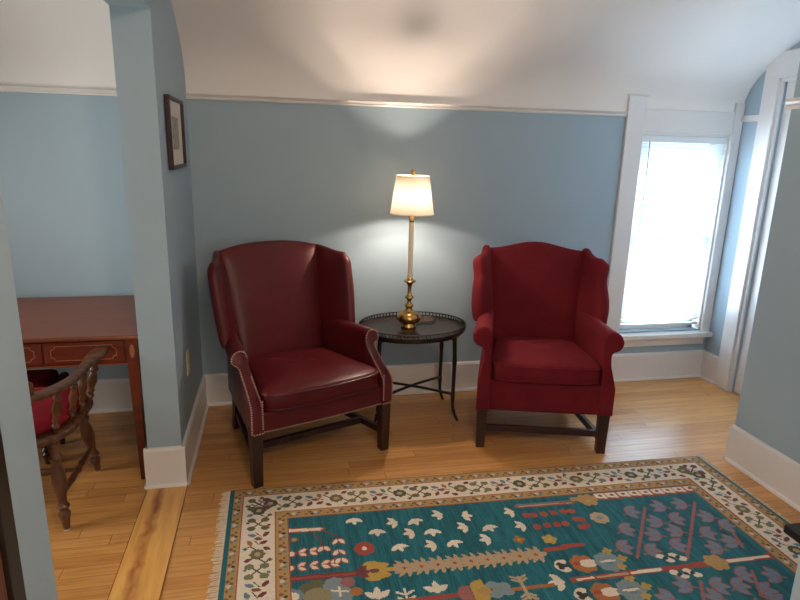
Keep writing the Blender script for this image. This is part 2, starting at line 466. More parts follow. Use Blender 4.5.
struct('window_pane', nb((a+.04, YB+.099, .975, b_-.04, YB+.102, WZ1-.065)), M['glass'], win)

# mini blind hung in the window opening
bl = thing('window_blind', 'white horizontal slat blind, lowered and glowing with daylight in the window', 'blind', ((WX0+WX1)/2, YB+.022, WZ1-.021))
hw = (WX1-WX0)/2-.013
bm = bmesh.new(); box(bm, -hw-.002, -.018, -.042, hw+.002, .018, 0); link_mesh('headrail', bm, M['white_pl'], bl, bevel=.003)
bm = bmesh.new()
nsl = 58; z0 = -.056; dz = (1.220-.056)/nsl
tilt = math.radians(54)
for k in range(nsl):
    z = z0 - k*dz
    pr = []
    for q in range(5):
        u = (q/4-.5)*.0255; c = .0016*(1-(u/.01275)**2)
        pr.append((u*math.cos(tilt) - c*math.sin(tilt), z - u*math.sin(tilt) - c*math.cos(tilt)))
    pr2 = [(y+.0004, zz-.0006) for y, zz in pr[::-1]]
    prism(bm, pr+pr2, 'x', -hw, hw)
link_mesh('slats', bm, M['slat'], bl)
bm = bmesh.new(); box(bm, -hw, -.012, -1.244, hw, .012, -1.224); link_mesh('bottom_rail', bm, M['white_pl'], bl, bevel=.003)
bm = bmesh.new()
for x in (-.20, .20): tube(bm, [(x, -.0135, -.042), (x, -.0135, -1.224)], .0008, 6)
link_mesh('ladder_cord', bm, M['white_pl'], bl)
bm = bmesh.new(); tube(bm, [(-hw+.055, -.022, -.040), (-hw+.058, -.024, -.33), (-hw+.052, -.022, -.60)], .0032, 6); tube(bm, [(-hw+.055, -.012, -.03), (-hw+.055, -.022, -.045)], .003, 6)
o = link_mesh('tilt_wand', bm, M['grey_pl'], bl); o['label'] = 'thin grey tilt wand'

# ------------------------------------------------------------------ door 1 in the alcove's right wall
bm = bmesh.new()
box(bm, XR-.022, 3.165, 0, XR, 3.265, 1.960)      # flat casing board
box(bm, XR-.029, 3.148, 0, XR, 3.165, 1.960)      # bead
box(bm, XR-.014, 3.126, 0, XR, 3.148, 1.952)      # inner step
box(bm, XR-.014, DY0, 1.930, XR, 3.126, 1.952)
box(bm, XR-.029, DY0, 1.952, XR, 3.148, 1.960)
box(bm, XR-.022, DY0-.06, 1.960, XR, 3.265, 2.100)
box(bm, XR-.022, DY0-.10, 0, XR, DY0-.001, 1.960)
door = struct('door_1', bm, M['trim'], bevel=.003)
bm = bmesh.new()
box(bm, XR+.010, DY0+.003, .008, XR+.050, 3.124, 1.948)
for (y0, y1) in ((DY0+.11, 2.62), (2.73, 2.985)):
    for (z0_, z1_) in ((.22, .80), (1.0, 1.80)):
        box(bm, XR+.004, y0, z0_, XR+.012, y1, z1_); 
struct('door_panel', bm, M['trim'], door, bevel=.004)
bm = bmesh.new(); lathe(bm, [(.024, 0), (.024, .004), (.010, .006), (.010, .03), (.024, .038), (.028, .05), (.020, .062), (.002, .065)], seg=20)
o = link_mesh('door_knob', bm, M['brass'], door); o.location = (XR+.010, DY0+.07, .95); o.rotation_euler = (0, -PI/2, 0)

# ------------------------------------------------------------------ unseen windows: one inferred in the left room, a rear one added for fill
def simple_window(name, cx, cy, z0, z1, half, axis):
    b = bmesh.new(); t = .03
    for (u0, u1, w0, w1) in ((-half-.08, -half, z0-.08, z1+.08), (half, half+.08, z0-.08, z1+.08), (-half, half, z1, z1+.08), (-half, half, z0-.08, z0), (-half, half, (z0+z1)/2-.02, (z0+z1)/2+.02)):
        if axis == 'x': box(b, cx, cy+u0, w0, cx+.02, cy+u1, w1)
        else: box(b, cx+u0, cy, w0, cx+u1, cy+.02, w1)
    w = struct(name, b, M['trim'])
    b = bmesh.new()
    if axis == 'x': box(b, cx-.05, cy-half, z0, cx-.046, cy+half, z1)
    else: box(b, cx-half, cy-.05, z0, cx+half, cy-.046, z1)
    struct('window_pane', b, M['glass'], w)
simple_window('window_2', XL, 2.15, A2[2], A2[3], .6, 'x')
simple_window('window_rear_fill', .70, YR, A3[2], A3[3], .6, 'y')

# ------------------------------------------------------------------ wing chairs
def wing_chair(name, label, kind, loc, rz):
    L = kind == 'leather'
    t = thing(name, label, 'armchair', loc, rz)
    up = M['leather'] if L else M['red']
    p = dict(hf=.364, hb=.245, yf=-.350, yb=.27, leg=.258, arm=.603, seat=.447, crest=1.005, side=.972, bt=.265, bbm=.220, wy=.115, wx=.362, setb=.175) if L else \
        dict(hf=.337, hb=.245, yf=-.315, yb=.27, leg=.212, arm=.640, seat=.472, crest=.995, side=.955, bt=.275, bbm=.238, wy=.11, wx=.335, setb=.045)
    hf, hb, yf, yb = p['hf'], p['hb'], p['yf'], p['yb']
    aw = .058 if L else .062                                  # arm body width at the base
    xin_f, xin_b = hf-aw, hb-.02
    backy = lambda z: .185 + .245*(z-.4) + .05*max(0, z-.75)     # mid surface of the back
    # --- legs
    for s in (-1, 1):
        b = bmesh.new()
        q = .0265
        rings(b, [[(s*(hf-.028)+dx*w, yf+.030+dy*w, z) for dx, dy in ((-1,-1),(1,-1),(1,1),(-1,1))] for z, w in ((0, q*.82), (p['leg']+.03, q))])
        link_mesh('leg', b, M['darkleg'], t, bevel=.003)
        b = bmesh.new()
        rings(b, [[(s*(hb-.022)+dx*w, yb-.03+off+dy*w, z) for dx, dy in ((-1,-1),(1,-1),(1,1),(-1,1))] for z, w, off in ((0, q*.8, .055), (.10, q*.9, .022), (p['leg']+.03, q, 0))])
        link_mesh('leg', b, M['darkleg'], t, bevel=.003)
    # --- stretchers
    sz0, sz1 = (.085, .118) if L else (.055, .090)
    for s in (-1, 1):
        b = bmesh.new()
        A = Vector((s*(hf-.028), yf+.04, 0)); B = Vector((s*(hb-.022), yb, 0))
        n = Vector((.0125, 0, 0))
        rings(b, [[P-n+Vector((0,0,sz0)), P+n+Vector((0,0,sz0)), P+n+Vector((0,0,sz1)), P-n+Vector((0,0,sz1))] for P in (A, B)])
        link_mesh('stretcher', b, M['darkleg'], t, bevel=.002)
    yc = yf + (.20 if L else .10)
    xc = lerp(hf-.028, hb-.022, (yc-yf-.04)/(yb-yf-.04))
    b = nb((-xc, yc-.0125, sz0+.001, xc, yc+.0125, sz1-.001)); link_mesh('stretcher', b, M['darkleg'], t, bevel=.002)
    # --- seat frame: front rail between the arm fronts, deck under the cushion
    b = bmesh.new()
    zr0, zr1 = p['leg'], p['seat']-(.092 if L else .098)
    n = 16; prof = []
    for k in range(n+1):
        x = lerp(-hf+.012, hf-.012, k/n); bow = .012*(1-(2*k/n-1)**2) if L else .004*(1-(2*k/n-1)**2)
        prof.append((x, yf+.012-bow))
    poly = prof + [(hb, yb), (-hb, yb)]
    prism(b, poly, 'z', zr0, zr1)
    link_mesh('seat_frame', b, up, t, bevel=.010)
    # --- cushion
    b = bmesh.new()
    za, zb_ = zr1+.001, p['seat']
    N = 64; y0c, y1c = yf-.004, .185; xf, xb = xin_f+.004, .205
    outl = []
    for k in range(N):
        a = 2*PI*k/N; ca, sa = math.cos(a), math.sin(a); e = 2/9
        u = math.copysign(abs(ca)**e, ca); v = math.copysign(abs(sa)**e, sa)
        y = lerp(y0c, y1c, (v+1)/2); hwid = lerp(xf, xb, (v+1)/2)
        x = u*hwid
        if v < 0: y -= (.030 if L else .012)*(1-u*u)*(-v)
        outl.append((x, y))
    cxm, cym = 0, (y0c+y1c)/2
    lay = [(.90, za), (.975, za+.003), (1.0, za+.016), (1.004, (za+zb_)/2), (1.0, zb_-.016), (.985, zb_-.004), (.95, zb_+.001), (.85, zb_+.008), (.6, zb_+.018), (.3, zb_+.023), (.02, zb_+.024)]
    rings(b, [[(cxm+(x-cxm)*s, cym+(y-cym)*s, z + (-.010*ss(.05, .19, y) if z > zb_ else 0)) for x, y in outl] for s, z in lay])
    cu = link_mesh('seat_cushion', b, up, t, angle=80)
    # piping round the cushion
    for zz in (zb_-.012, za+.012):
        b = bmesh.new(); pts = [(x*1.003, cym+(y-cym)*1.003, zz) for x, y in outl]; tube(b, pts+[pts[0]], .0042, 8)
        link_mesh('piping', b, up, cu)
    # --- back with a camel crest
    b = bmesh.new()
    zbot = p['seat']-.10
    def Pb(u, v):
        h = (1-min(1, abs(u))**2.4) if L else .5+.5*math.cos(PI*min(abs(u)/.92, 1)); ear = 0
        zt = p['side'] + (p['crest']-p['side'])*h + ear
        w = (v+1)/2; z = lerp(zbot, zt, w)
        hwid = lerp(p['bbm'], p['bt'], w**.8) + .012
        return (u*hwid, backy(z) - .018*(u*u)*0 - .02*u*u, z)
    def Tb(u, v, s):
        if s < 0: return .035
        w = (v+1)/2
        return .042 + (.022 if L else .028)*(1-u*u)*math.sin(PI*min(1, max(0, w)))
    # orientation: front is +normal; flip u so the normal points to -y
    pad(b, lambda u, v: Pb(u, v), Tb, 30, 30, 7, 9)
    link_mesh('backrest', b, up, t, angle=180)
    # --- wings
    for s in (-1, 1):
        b = bmesh.new()
        zw0 = p['arm']-.045
        def Pw(u, v, s=s):
            a = (u+1)/2; w = (v+1)/2
            if L:
                fw = lerp(.95, 1.0, ss(0, .6, w)) - .10*ss(.84, 1, w)**2
                topz = lerp(p['side']+.002, p['side']-.020, ss(.15, 1, a))
            else:
                fw = 1 - .05*math.sin(PI*ss(.45, .9, w))*1 - .13*ss(.90, 1, w)**2 + .03*math.sin(PI*ss(0, .6, w))
                topz = p['side'] + .016*math.exp(-((a-.18)/.16)**2) - .014*ss(.3, .75, a)
            z = lerp(zw0, topz, w)
            aa = a*fw
            zb2 = z
            sx, sy = lerp(p['bbm'], p['bt'], ss(.35, 1, (z-.3)/.68))+.006, backy(z)+.012
            ex, ey = p['wx'] - (0.006*(1-w) if L else .006*(1-w)), p['wy'] - .115*(1-w)
            curl = (.012 if L else .022)*ss(.65, 1.1, aa)
            bow_ = .014*math.sin(PI*min(aa, 1))
            x = lerp(sx, ex, aa) - bow_*.35 + curl
            y = lerp(sy, ey, aa) - bow_*.2
            return (s*x, y, z)
        pad(b, Pw, lambda u, v, sd: (.026 if L else .028) + (.010 if not L else .004)*ss(.2, 1, u), 24, 24, 10, 10)
        link_mesh('wing', b, up, t, angle=180)
    # --- arms: scroll section swept from the front to the back
    for s in (-1, 1):
        zt = p['arm']; zf = p['leg']
        if L:
            sec = [(0, .36, 1), (0, .45, 0), (0, zt-.060, 0), (.002, zt-.030, 0), (.012, zt-.009, 0), (.030, zt+.001, 0), (.052, zt-.001, 0), (.070, zt-.012, 0), (.082, zt-.030, 0),
                   (.083, zt-.048, 0), (.073, zt-.062, 0), (.060, zt-.068, 0), (.050, zt-.078, 0), (.048, zt-.105, 0), (.050, zt-.15, 0), (aw-.004, .43, 0), (aw, .38, 0), (aw, .30, 0), (aw, zf+.001, 0), (.0, zf+.001, 0)]
        else:
            sec = [(0, .36, 1), (0, .45, 0), (0, zt-.070, 0), (.002, zt-.036, 0), (.012, zt-.012, 0), (.034, zt+.002, 0), (.060, zt+.001, 0), (.084, zt-.012, 0), (.098, zt-.036, 0),
                   (.099, zt-.060, 0), (.087, zt-.082, 0), (.068, zt-.092, 0), (.050, zt-.100, 0), (.040, zt-.120, 0), (.040, zt-.17, 0), (.048, .43, 0), (.058, .385, 0), (.068, .345, 0), (.068, zf+.001, 0), (.0, zf+.001, 0)]
        # smooth the outline
        pts = [(x, 0, z) for x, z, _ in sec]
        sm = catmull(pts[:-2], 3) + [Vector(pts[-2]), Vector(pts[-1])]
        b = bmesh.new(); rs = []
        cxs = sum(q.x for q in sm)/len(sm); czs = sum(q.z for q in sm)/len(sm)
        stations = [(yf-.004, .90), (yf-.001, .965), (yf+.006, 1.0)] + [(lerp(yf+.03, .24, k/9), 1.0) for k in range(10)]
        for y, k in stations:
            f = max(0, (y-yf)/(.24-yf)); xin = lerp(xin_f, xin_b, f**1.1)
            dz = .004*f + (-.012*math.sin(PI*f)*.4 if L else -.006*math.sin(PI*f))
            wsc = lerp(1, .86, f)
            ring = []
            for q in sm:
                xx = cxs+(q.x-cxs)*k; zz = czs+(q.z-czs)*k if k < 1 else q.z
                ring.append((s*(xin + xx*wsc), y + p['setb']*(1-f)*ss(.385, p['arm']-.05, zz)**.8, zz + dz*ss(.5, .6, q.z)))
            rs.append(ring)
        rings(b, rs)
        ar = link_mesh('arm', b, up, t, angle=60)
        if L:
            # brass nails follow the arm front and the foot of the rail
            b = bmesh.new()
            ol = [Vector((s*(xin_f + cxs+(q.x-cxs)*.86), yf-.004 + p['setb']*ss(.385, p['arm']-.05, czs+(q.z-czs)*.955)**.8, czs+(q.z-czs)*.955)) for q in sm[:-1]]
            def nails(pts, nrm):
                acc = 0; last = pts[0]
                for A, B in zip(pts[:-1], pts[1:]):
                    d = (B-A).length; k = 0
                    while acc + .0115 <= d + 1e-9 or False:
                        acc += .0115
                        c = A.lerp(B, acc/d)
                        bmesh.ops.create_icosphere(b, subdivisions=1, radius=.0048, matrix=Matrix.Translation(c) @ Matrix.Diagonal((1, .7, 1, 1)))
                    acc -= d
            nails([o_ for o_ in ol if o_.z > zf+.01], None)
            e1 = Vector((s*(xin_f+.006), yf-.004, zf+.02)); nails([e1, Vector((s*(xin_f+.006), yf-.004, .42))], None)
            link_mesh('nailhead_trim', b, M['nail'], ar)
    if L:
        b = bmesh.new(); pts = [Vector((x, y-.003, zr0+.008)) for x, y in prof]
        nn = 56
        for k in range(nn+1):
            f = k/nn*(len(pts)-1); i = min(int(f), len(pts)-2); c = pts[i].lerp(pts[i+1], f-i)
            c.y = min(c.y, yf - .003) if abs(c.x) > xin_f else c.y
            bmesh.ops.create_icosphere(b, subdivisions=1, radius=.0048, matrix=Matrix.Translation(c) @ Matrix.Diagonal((1, .7, 1, 1)))
        link_mesh('nailhead_trim', b, M['nail'], t)
    return t

LC = wing_chair('wing_chair', 'burgundy leather wing chair with brass nailhead trim, left of the oval tray table', 'leather', (.088, 2.913, 0), math.radians(21.8))
RC = wing_chair('wing_chair', 'bright red fabric wing chair beside the window, right of the lamp table', 'fabric', (1.400, 2.886, 0), math.radians(-15.5))

# ------------------------------------------------------------------ oval tray table
TX, TY, TZ = .752, 3.145, .525
tb = thing('side_table', 'black oval tray table with pierced gallery rim between the two wing chairs', 'table', (TX, TY, 0))
RX, RY = .302, .237
def ell(r, z, n=72): return [((RX+r)*math.cos(2*PI*k/n), (RY+r)*math.sin(2*PI*k/n), z) for k in range(n)]
b = bmesh.new(); rings(b, [ell(-.05, TZ-.014), ell(-.004, TZ-.014), ell(0, TZ-.010), ell(0, TZ-.003), ell(-.004, TZ), ell(-.1, TZ)]); link_mesh('tray_top', b, M['tray'], tb, angle=30)
b = bmesh.new(); rings(b, [ell(-.030, TZ-.030), ell(-.018, TZ-.030), ell(-.014, TZ-.014), ell(-.034, TZ-.014), ell(-.030, TZ-.030)], cap=False); link_mesh('apron', b, M['blacklac'], tb)
b = bmesh.new()
def strip(z, r):
    pts = ell(.0, z); tube(b, pts+[pts[0], pts[1]], r, 6)
strip(TZ+.022, .0034); strip(TZ+.002, .004)
for k in range(84):
    a = 2*PI*k/84; x, y = RX*math.cos(a), RY*math.sin(a)
    lathe(b, [(.0022, 0), (.0046, .010), (.0022, .020)], (x, y, TZ+.002), 6)
o = link_mesh('gallery', b, M['blacklac'], tb); o['label'] = 'pierced gallery rim'
LX, LY = .215, .135
for sx in (-1, 1):
    for sy in (-1, 1):
        b = bmesh.new()
        pts = catmull([(sx*LX*.97, sy*LY*.97, TZ-.016), (sx*LX, sy*LY, .36), (sx*LX, sy*LY, .14), (sx*(LX+.006), sy*(LY+.004), .06), (sx*(LX+.028), sy*(LY+.018), .001)], 6)
        n = len(pts); rad = [.0125 - .0045*(i/n) + (.0022 if i in (6, 12, 18) else 0) for i in range(n)]
        tube(b, pts, rad, 10); link_mesh('leg', b, M['blacklac'], tb)
        b = bmesh.new()
        tube(b, catmull([(sx*LX, sy*LY, TZ-.085), (sx*(LX-.012), sy*(LY-.004), TZ-.045), (sx*(LX-.05), sy*(LY-.018), TZ-.028)], 6), .0055, 8)
        link_mesh('bracket', b, M['blacklac'], tb)
for sx in (-1, 1):
    b = bmesh.new(); A, B = Vector((sx*LX, -LY, .158)), Vector((-sx*LX, LY, .158))
    tube(b, [A.lerp(B, k/12)+Vector((0, 0, .0+.010*math.sin(PI*k/12) + (0.0005*sx))) for k in range(13)], .0095, 8, sx=1, sz=.8)
    link_mesh('stretcher', b, M['blacklac'], tb)

# ------------------------------------------------------------------ candlestick lamp
LPX, LPY = .727, 3.140
lamp = thing('table_lamp', 'brass candlestick lamp with lit cream shade on the tray table', 'lamp', (LPX, LPY, TZ+.0015))
b = bmesh.new()
lathe(b, [(.040, 0), (.043, .004), (.042, .010), (.037, .014), (.036, .026), (.042, .030), (.058, .036), (.066, .048), (.067, .060), (.062, .074), (.048, .086), (.030, .094), (.020, .102), (.017, .112), (.022, .120), (.026, .127),
          (.022, .134), (.012, .142), (.011, .156), (.018, .164), (.026, .172), (.024, .178), (.013, .186), (.0105, .205), (.0115, .235), (.016, .248), (.022, .256), (.034, .262), (.036, .266), (.032, .270), (.016, .272), (.015, .282), (.013, .284)], seg=40)
link_mesh('base', b, M['brass'], lamp, angle=50)
b = bmesh.new(); lathe(b, [(.0135, .283), (.0135, .590), (.0105, .592)], seg=24); link_mesh('candle_tube', b, M['candle'], lamp)
b = bmesh.new(); lathe(b, [(.0138, .590), (.0145, .594), (.0145, .612), (.012, .618), (.012, .658), (.009, .664)], seg=24); link_mesh('socket', b, M['brass'], lamp)
S0, S1, R0, R1 = .634, .836, .118, .088
b = bmesh.new()
rings(b, [[(R*math.cos(2*PI*k/64), R*math.sin(2*PI*k/64), z) for k in range(64)] for R, z in ((R0, S0), (lerp(R0, R1, .5), (S0+S1)/2), (R1, S1))], cap=False)
sh = link_mesh('lamp_shade', b, M['shade'], lamp)
m = sh.modifiers.new('Solid', 'SOLIDIFY'); m.thickness = .0016
for R, z in ((R0, S0+.002), (R1, S1-.002)):
    b = bmesh.new(); pts = [(R*math.cos(2*PI*k/64), R*math.sin(2*PI*k/64), z) for k in range(65)]; tube(b, pts, .0030, 6); link_mesh('shade_trim', b, M['candle'], sh)
b = bmesh.new()      # spider fitter of three arms and hub
for k in range(3):
    a = 2*PI*k/3 + .5; tube(b, [(.010*math.cos(a), .010*math.sin(a), S1-.010), ((R1-.002)*math.cos(a), (R1-.002)*math.sin(a), S1-.004)], .0018, 6)
lathe(b, [(.013, S1-.013), (.014, S1-.010), (.014, S1-.007), (.008, S1-.006)], seg=20)
link_mesh('shade_fitter', b, M['brass'], sh)
b = bmesh.new()      # harp
for s in (-1, 1):
    tube(b, catmull([(s*.014, 0, .616), (s*.045, 0, .655), (s*.050, 0, .72), (s*.032, 0, .79), (0, 0, S1-.012)], 6), .0017, 6)
link_mesh('harp', b, M['brass'], lamp)
b = bmesh.new(); lathe(b, [(.006, S1-.006), (.006, S1+.008), (.009, S1+.011), (.0125, S1+.018), (.011, S1+.026), (.005, S1+.031), (.001, S1+.032)], seg=20); link_mesh('finial', b, M['brass'], lamp)
b = bmesh.new(); lathe(b, [(.012, .664), (.014, .675), (.024, .700), (.029, .722), (.027, .740), (.017, .753), (.002, .757)], seg=20); link_mesh('bulb', b, M['bulb'], lamp)
b = bmesh.new(); tube(b, catmull([(.035, .01, .006), (.06, .05, .005), (.10, .07, .005), (.135, .06, .005), (.165, .08, .005), (.188, .118, .005)], 6), .0028, 6)
link_mesh('cord', b, plain('brown_cord', (.05, .022, .012, 1), .5, nscale=30), lamp)

# ------------------------------------------------------------------ framed print on the partition
pc = thing('framed_picture', 'small framed print with wide mat, hanging on the partition wall', 'picture', (-.4285, 2.920, 1.540))
w, h, fw = .205, .152, .016
b = bmesh.new()
for (y0, y1, z0_, z1_) in ((-w, w, h-fw, h), (-w, w, -h, -h+fw), (-w, -w+fw, -h+fw, h-fw), (w-fw, w, -h+fw, h-fw)): box(b, 0, y0, z0_, .022, y1, z1_)
link_mesh('frame', b, M['darkleg'], pc, bevel=.003)
b = nb((.002, -w+fw, -h+fw, .008, w-fw, h-fw)); link_mesh('mat', b, M['paperm'], pc)
b = nb((.008, -.085, -.07, .0088, .085, .07)); link_mesh('print', b, M['print'], pc)
# outlets
ol = thing('wall_outlet', 'cream electrical outlet low on the partition wall', 'outlet', (-.4295, 2.885, .465))
b = nb((0, -.036, -.058, .005, .036, .058)); link_mesh('cover_plate', b, M['cream_pl'], ol, bevel=.0025)
for z in (-.022, .022):
    b = bmesh.new(); lathe(b, [(.015, 0), (.0165, .002), (.015, .003)], seg=20); o = link_mesh('socket', b, M['cream_pl'], ol); o.rotation_euler = (0, PI/2, 0); o.location = (.005, 0, z)
pl = thing('plug', 'small black plug and cord on the baseboard behind the red armchair', 'plug', (2.082, YB-.016, .180))
b = bmesh.new(); box(b, -.020, -.030, -.020, .020, 0, .022); link_mesh('plug_body', b, M['black_pl'], pl, bevel=.005)
b = bmesh.new(); tube(b, catmull([(0, -.02, -.015), (.008, -.028, -.05), (.0, -.025, -.09), (-.03, -.026, -.14), (-.10, -.04, -.161), (-.30, -.05, -.161)], 6), .003, 6); link_mesh('cord', b, M['black_pl'], pl)

# ------------------------------------------------------------------ desk in the left room
DX0, DX1, DYF, DYB, DZ = -1.80, -.576, 2.600, 3.340, .700
dk = thing('writing_desk', 'reddish mahogany writing desk with inlaid apron against the alcove wall', 'desk', ((DX0+DX1)/2, (DYF+DYB)/2, 0))
hx, hy = (DX1-DX0)/2, (DYB-DYF)/2
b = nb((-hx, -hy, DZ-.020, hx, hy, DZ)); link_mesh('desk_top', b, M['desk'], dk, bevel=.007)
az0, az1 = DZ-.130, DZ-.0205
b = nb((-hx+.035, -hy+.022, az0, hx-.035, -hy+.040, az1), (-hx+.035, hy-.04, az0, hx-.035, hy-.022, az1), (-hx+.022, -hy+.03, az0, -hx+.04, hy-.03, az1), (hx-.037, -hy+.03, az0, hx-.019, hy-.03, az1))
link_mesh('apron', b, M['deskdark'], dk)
for sx in (-1, 1):
    for sy in (-1, 1):
        b = bmesh.new(); cx, cy = sx*(hx-.037), sy*(hy-.040)
        rings(b, [[(cx+dx*q, cy+dy*q, z) for dx, dy in ((-1,-1),(1,-1),(1,1),(-1,1))] for z, q in ((0, .013), (az0, .024), (az1, .024))])
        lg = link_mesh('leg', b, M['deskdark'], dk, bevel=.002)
        if sy < 0:
            b = bmesh.new(); pts = [(cx+.010*math.cos(2*PI*k/24), cy-.0245, (az0+az1)/2+.03*math.sin(2*PI*k/24)) for k in range(24)]
            vs = [b.verts.new(q) for q in pts]; v2 = [b.verts.new((q[0], q[1]-.001, q[2])) for q in pts]; b.faces.new(v2)
            for k in range(24): b.faces.new((vs[k], vs[(k+1) % 24], v2[(k+1) % 24], v2[k]))
            link_mesh('oval_inlay', b, M['inlay'], lg)
def inlay(x0, x1, y, z0_, z1_, r=.016):
    pts = []
    for (cx, cz, a0) in ((x0, z0_, PI/2), (x1, z0_, PI), (x1, z1_, 3*PI/2), (x0, z1_, 2*PI)):
        for k in range(7):
            a = a0 - k/6*PI/2; pts.append((cx + r*math.cos(a), y, cz + r*math.sin(a)))
    b = bmesh.new(); tube(b, pts+[pts[0]], .0016, 6, up=Vector((0, 1, 0))); return b
xs = [-hx+.068, -.215, .225, hx-.068]
for k in range(3):
    x0, x1 = xs[k]+.004, xs[k+1]-.004
    b = nb((x0, -hy+.016, az0+.008, x1, -hy+.0215, az1-.006)); dr = link_mesh('drawer_front', b, M['deskdark'], dk, bevel=.0015)
    link_mesh('inlay', inlay(x0+.028, x1-.028, -hy+.0155, az0+.024, az1-.022), M['inlay'], dr)
b = nb((-hx+.03, -hy+.0195, az0-.006, hx-.03, -hy+.042, az0)); link_mesh('apron_bead', b, M['desk'], dk, bevel=.001)

# ------------------------------------------------------------------ turned armchair at the desk
ch = thing('captains_chair', 'turned-spindle wooden armchair with red seat cushion, facing the desk', 'chair', (-1.045, 2.470, 0))
ch.name = 'spindle_armchair'
LEGP = [(.0, .0), (.013, .02), (.016, .10), (.022, .16), (.015, .19), (.024, .23), (.016, .27), (.017, .32), (.027, .50), (.022, .62), (.016, .70), (.024, .76), (.017, .80), (.022, .86), (.016, 1)]
LEGP = [(.012, 0), (.017, .10), (.023, .17), (.015, .21), (.025, .25), (.016, .29), (.018, .36), (.028, .52), (.024, .64), (.016, .72), (.026, .78), (.017, .83), (.024, .90), (.017, 1)]
SPIN = [(.008, 0), (.010, .10), (.015, .18), (.009, .24), (.014, .30), (.010, .36), (.017, .55), (.013, .68), (.009, .75), (.015, .82), (.009, .90), (.008, 1)]
SZ = .395
lp = {}
for sx in (-1, 1):
    for (yb0, yt0) in ((-.178, -.135), (.272, .19)):
        A, B = Vector((sx*.208, yb0, .004)), Vector((sx*.182, yt0, SZ-.015)); lp[sx, yb0] = (A, B)
        b = bmesh.new(); lathe_along(b, LEGP, A, B, 18); lg = link_mesh('leg', b, M['chairwood'], ch)
        b = bmesh.new(); lathe(b, [(.011, 0), (.012, .002), (.011, .005)], (A.x, A.y, 0), 14); o = link_mesh('foot_glide', b, M['white_pl'], lg); o['label'] = 'white foot glide'
STR = [(.008, 0), (.010, .15), (.015, .35), (.011, .44), (.017, .5), (.011, .56), (.015, .65), (.010, .85), (.008, 1)]
mid = {}
for sx in (-1, 1):
    p0 = lp[sx, -.178]; p1 = lp[sx, .272]
    a_ = p0[0].lerp(p0[1], .36); b2 = p1[0].lerp(p1[1], .36); mid[sx] = a_.lerp(b2, .5)
    b = bmesh.new(); lathe_along(b, STR, a_, b2, 12); link_mesh('stretcher', b, M['chairwood'], ch)
b = bmesh.new(); lathe_along(b, STR, mid[-1], mid[1], 12); link_mesh('stretcher', b, M['chairwood'], ch)
# seat, rounded at the back, straight at the front
def dshape(sc_=1.0, n=48):
    pts = []
    for k in range(n):
        a = 2*PI*k/n; ca, sa = math.cos(a), math.sin(a)
        e = 2/2.6 if sa < 0 else 2/6
        x = math.copysign(abs(ca)**e, ca)*.262; y = math.copysign(abs(sa)**e, sa)*(.268 if sa < 0 else .205)
        pts.append((x*sc_, y*sc_))
    return pts
b = bmesh.new()
rings(b, [[(x, y, z) for x, y in dshape(s)] for s, z in ((.90, SZ-.018), (.97, SZ-.014), (1, SZ-.004), (1, SZ+.010), (.975, SZ+.017), (.9, SZ+.018))]); link_mesh('seat', b, M['chairwood'], ch, angle=60)
b = bmesh.new()
cz = SZ+.0185
rings(b, [[(x, y+.006, z) for x, y in dshape(s)] for s, z in ((.72, cz), (.85, cz+.004), (.90, cz+.016), (.905, cz+.032), (.88, cz+.048), (.80, cz+.058), (.5, cz+.066), (.03, cz+.068))])
o = link_mesh('seat_cushion', b, M['redpad'], ch, angle=80); o['label'] = 'round red seat cushion'
# arm bow: U from one hand-hold round the back to the other
AZ = .615
half = [(.335, .135, AZ+.030), (.310, .095, AZ+.024), (.287, .03, AZ+.004), (.278, -.08, AZ-.004), (.262, -.19, AZ), (.215, -.29, AZ+.004), (.12, -.355, AZ+.010), (0, -.375, AZ+.012)]
full = half + [(-x, y, z) for x, y, z in half[:-1][::-1]]
P = catmull(full, 6)
b = bmesh.new(); n = len(P); rs = []
for i, q in enumerate(P):
    d = (P[min(i+1, n-1)]-P[max(i-1, 0)]).normalized(); sdir = d.cross(Vector((0, 0, 1))).normalized()
    f = min(i, n-1-i)/6.0
    wv = .020 + .016*math.exp(-((f-1.0)/.9)**2) + .008*ss(3, 6, f)
    if f < .5: wv *= .55 + .9*f
    tz = .013
    rs.append([q + sdir*(wv*math.copysign(abs(math.cos(a))**.6, math.cos(a))) + Vector((0, 0, tz*math.copysign(abs(math.sin(a))**.6, math.sin(a)))) for a in [2*PI*k/16 for k in range(16)]])
rings(b, rs); link_mesh('arm_bow', b, M['chairwood'], ch, angle=60)
# low crest rail on the bow
cr = [(.20, -.30), (.15, -.345), (.08, -.372), (0, -.382), (-.08, -.372), (-.15, -.345), (-.20, -.30)]
C3 = catmull([(x, y, AZ+.04) for x, y in cr], 5); b = bmesh.new(); n = len(C3); rs = []
for i, q in enumerate(C3):
    f = i/(n-1); hgt = .018+.045*math.sin(PI*f)**.6; d = (C3[min(i+1, n-1)]-C3[max(i-1, 0)]).normalized(); sdir = d.cross(Vector((0, 0, 1)))
    rs.append([q+sdir*.012+Vector((0, 0, -.022)), q+sdir*.010+Vector((0, 0, hgt)), q-sdir*.010+Vector((0, 0, hgt)), q-sdir*.012+Vector((0, 0, -.022))])
rings(b, rs); link_mesh('crest_rail', b, M['chairwood'], ch, bevel=.004)
spots = [(.300, .085, .245, .120, 1.25), (.280, .00, .243, .03, 1.0), (.274, -.10, .235, -.07, 1.0), (.250, -.215, .205, -.165, 1.0), (.165, -.33, .135, -.225, 1.0), (.06, -.368, .045, -.252, 1.0)]
for sx in (-1, 1):
    for (tx, ty, bx, by, k) in spots:
        b = bmesh.new(); lathe_along(b, [(r*k, t_) for r, t_ in SPIN], (sx*bx, by, SZ+.015), (sx*tx, ty, AZ-.006), 14); link_mesh('spindle', b, M['chairwood'], ch)

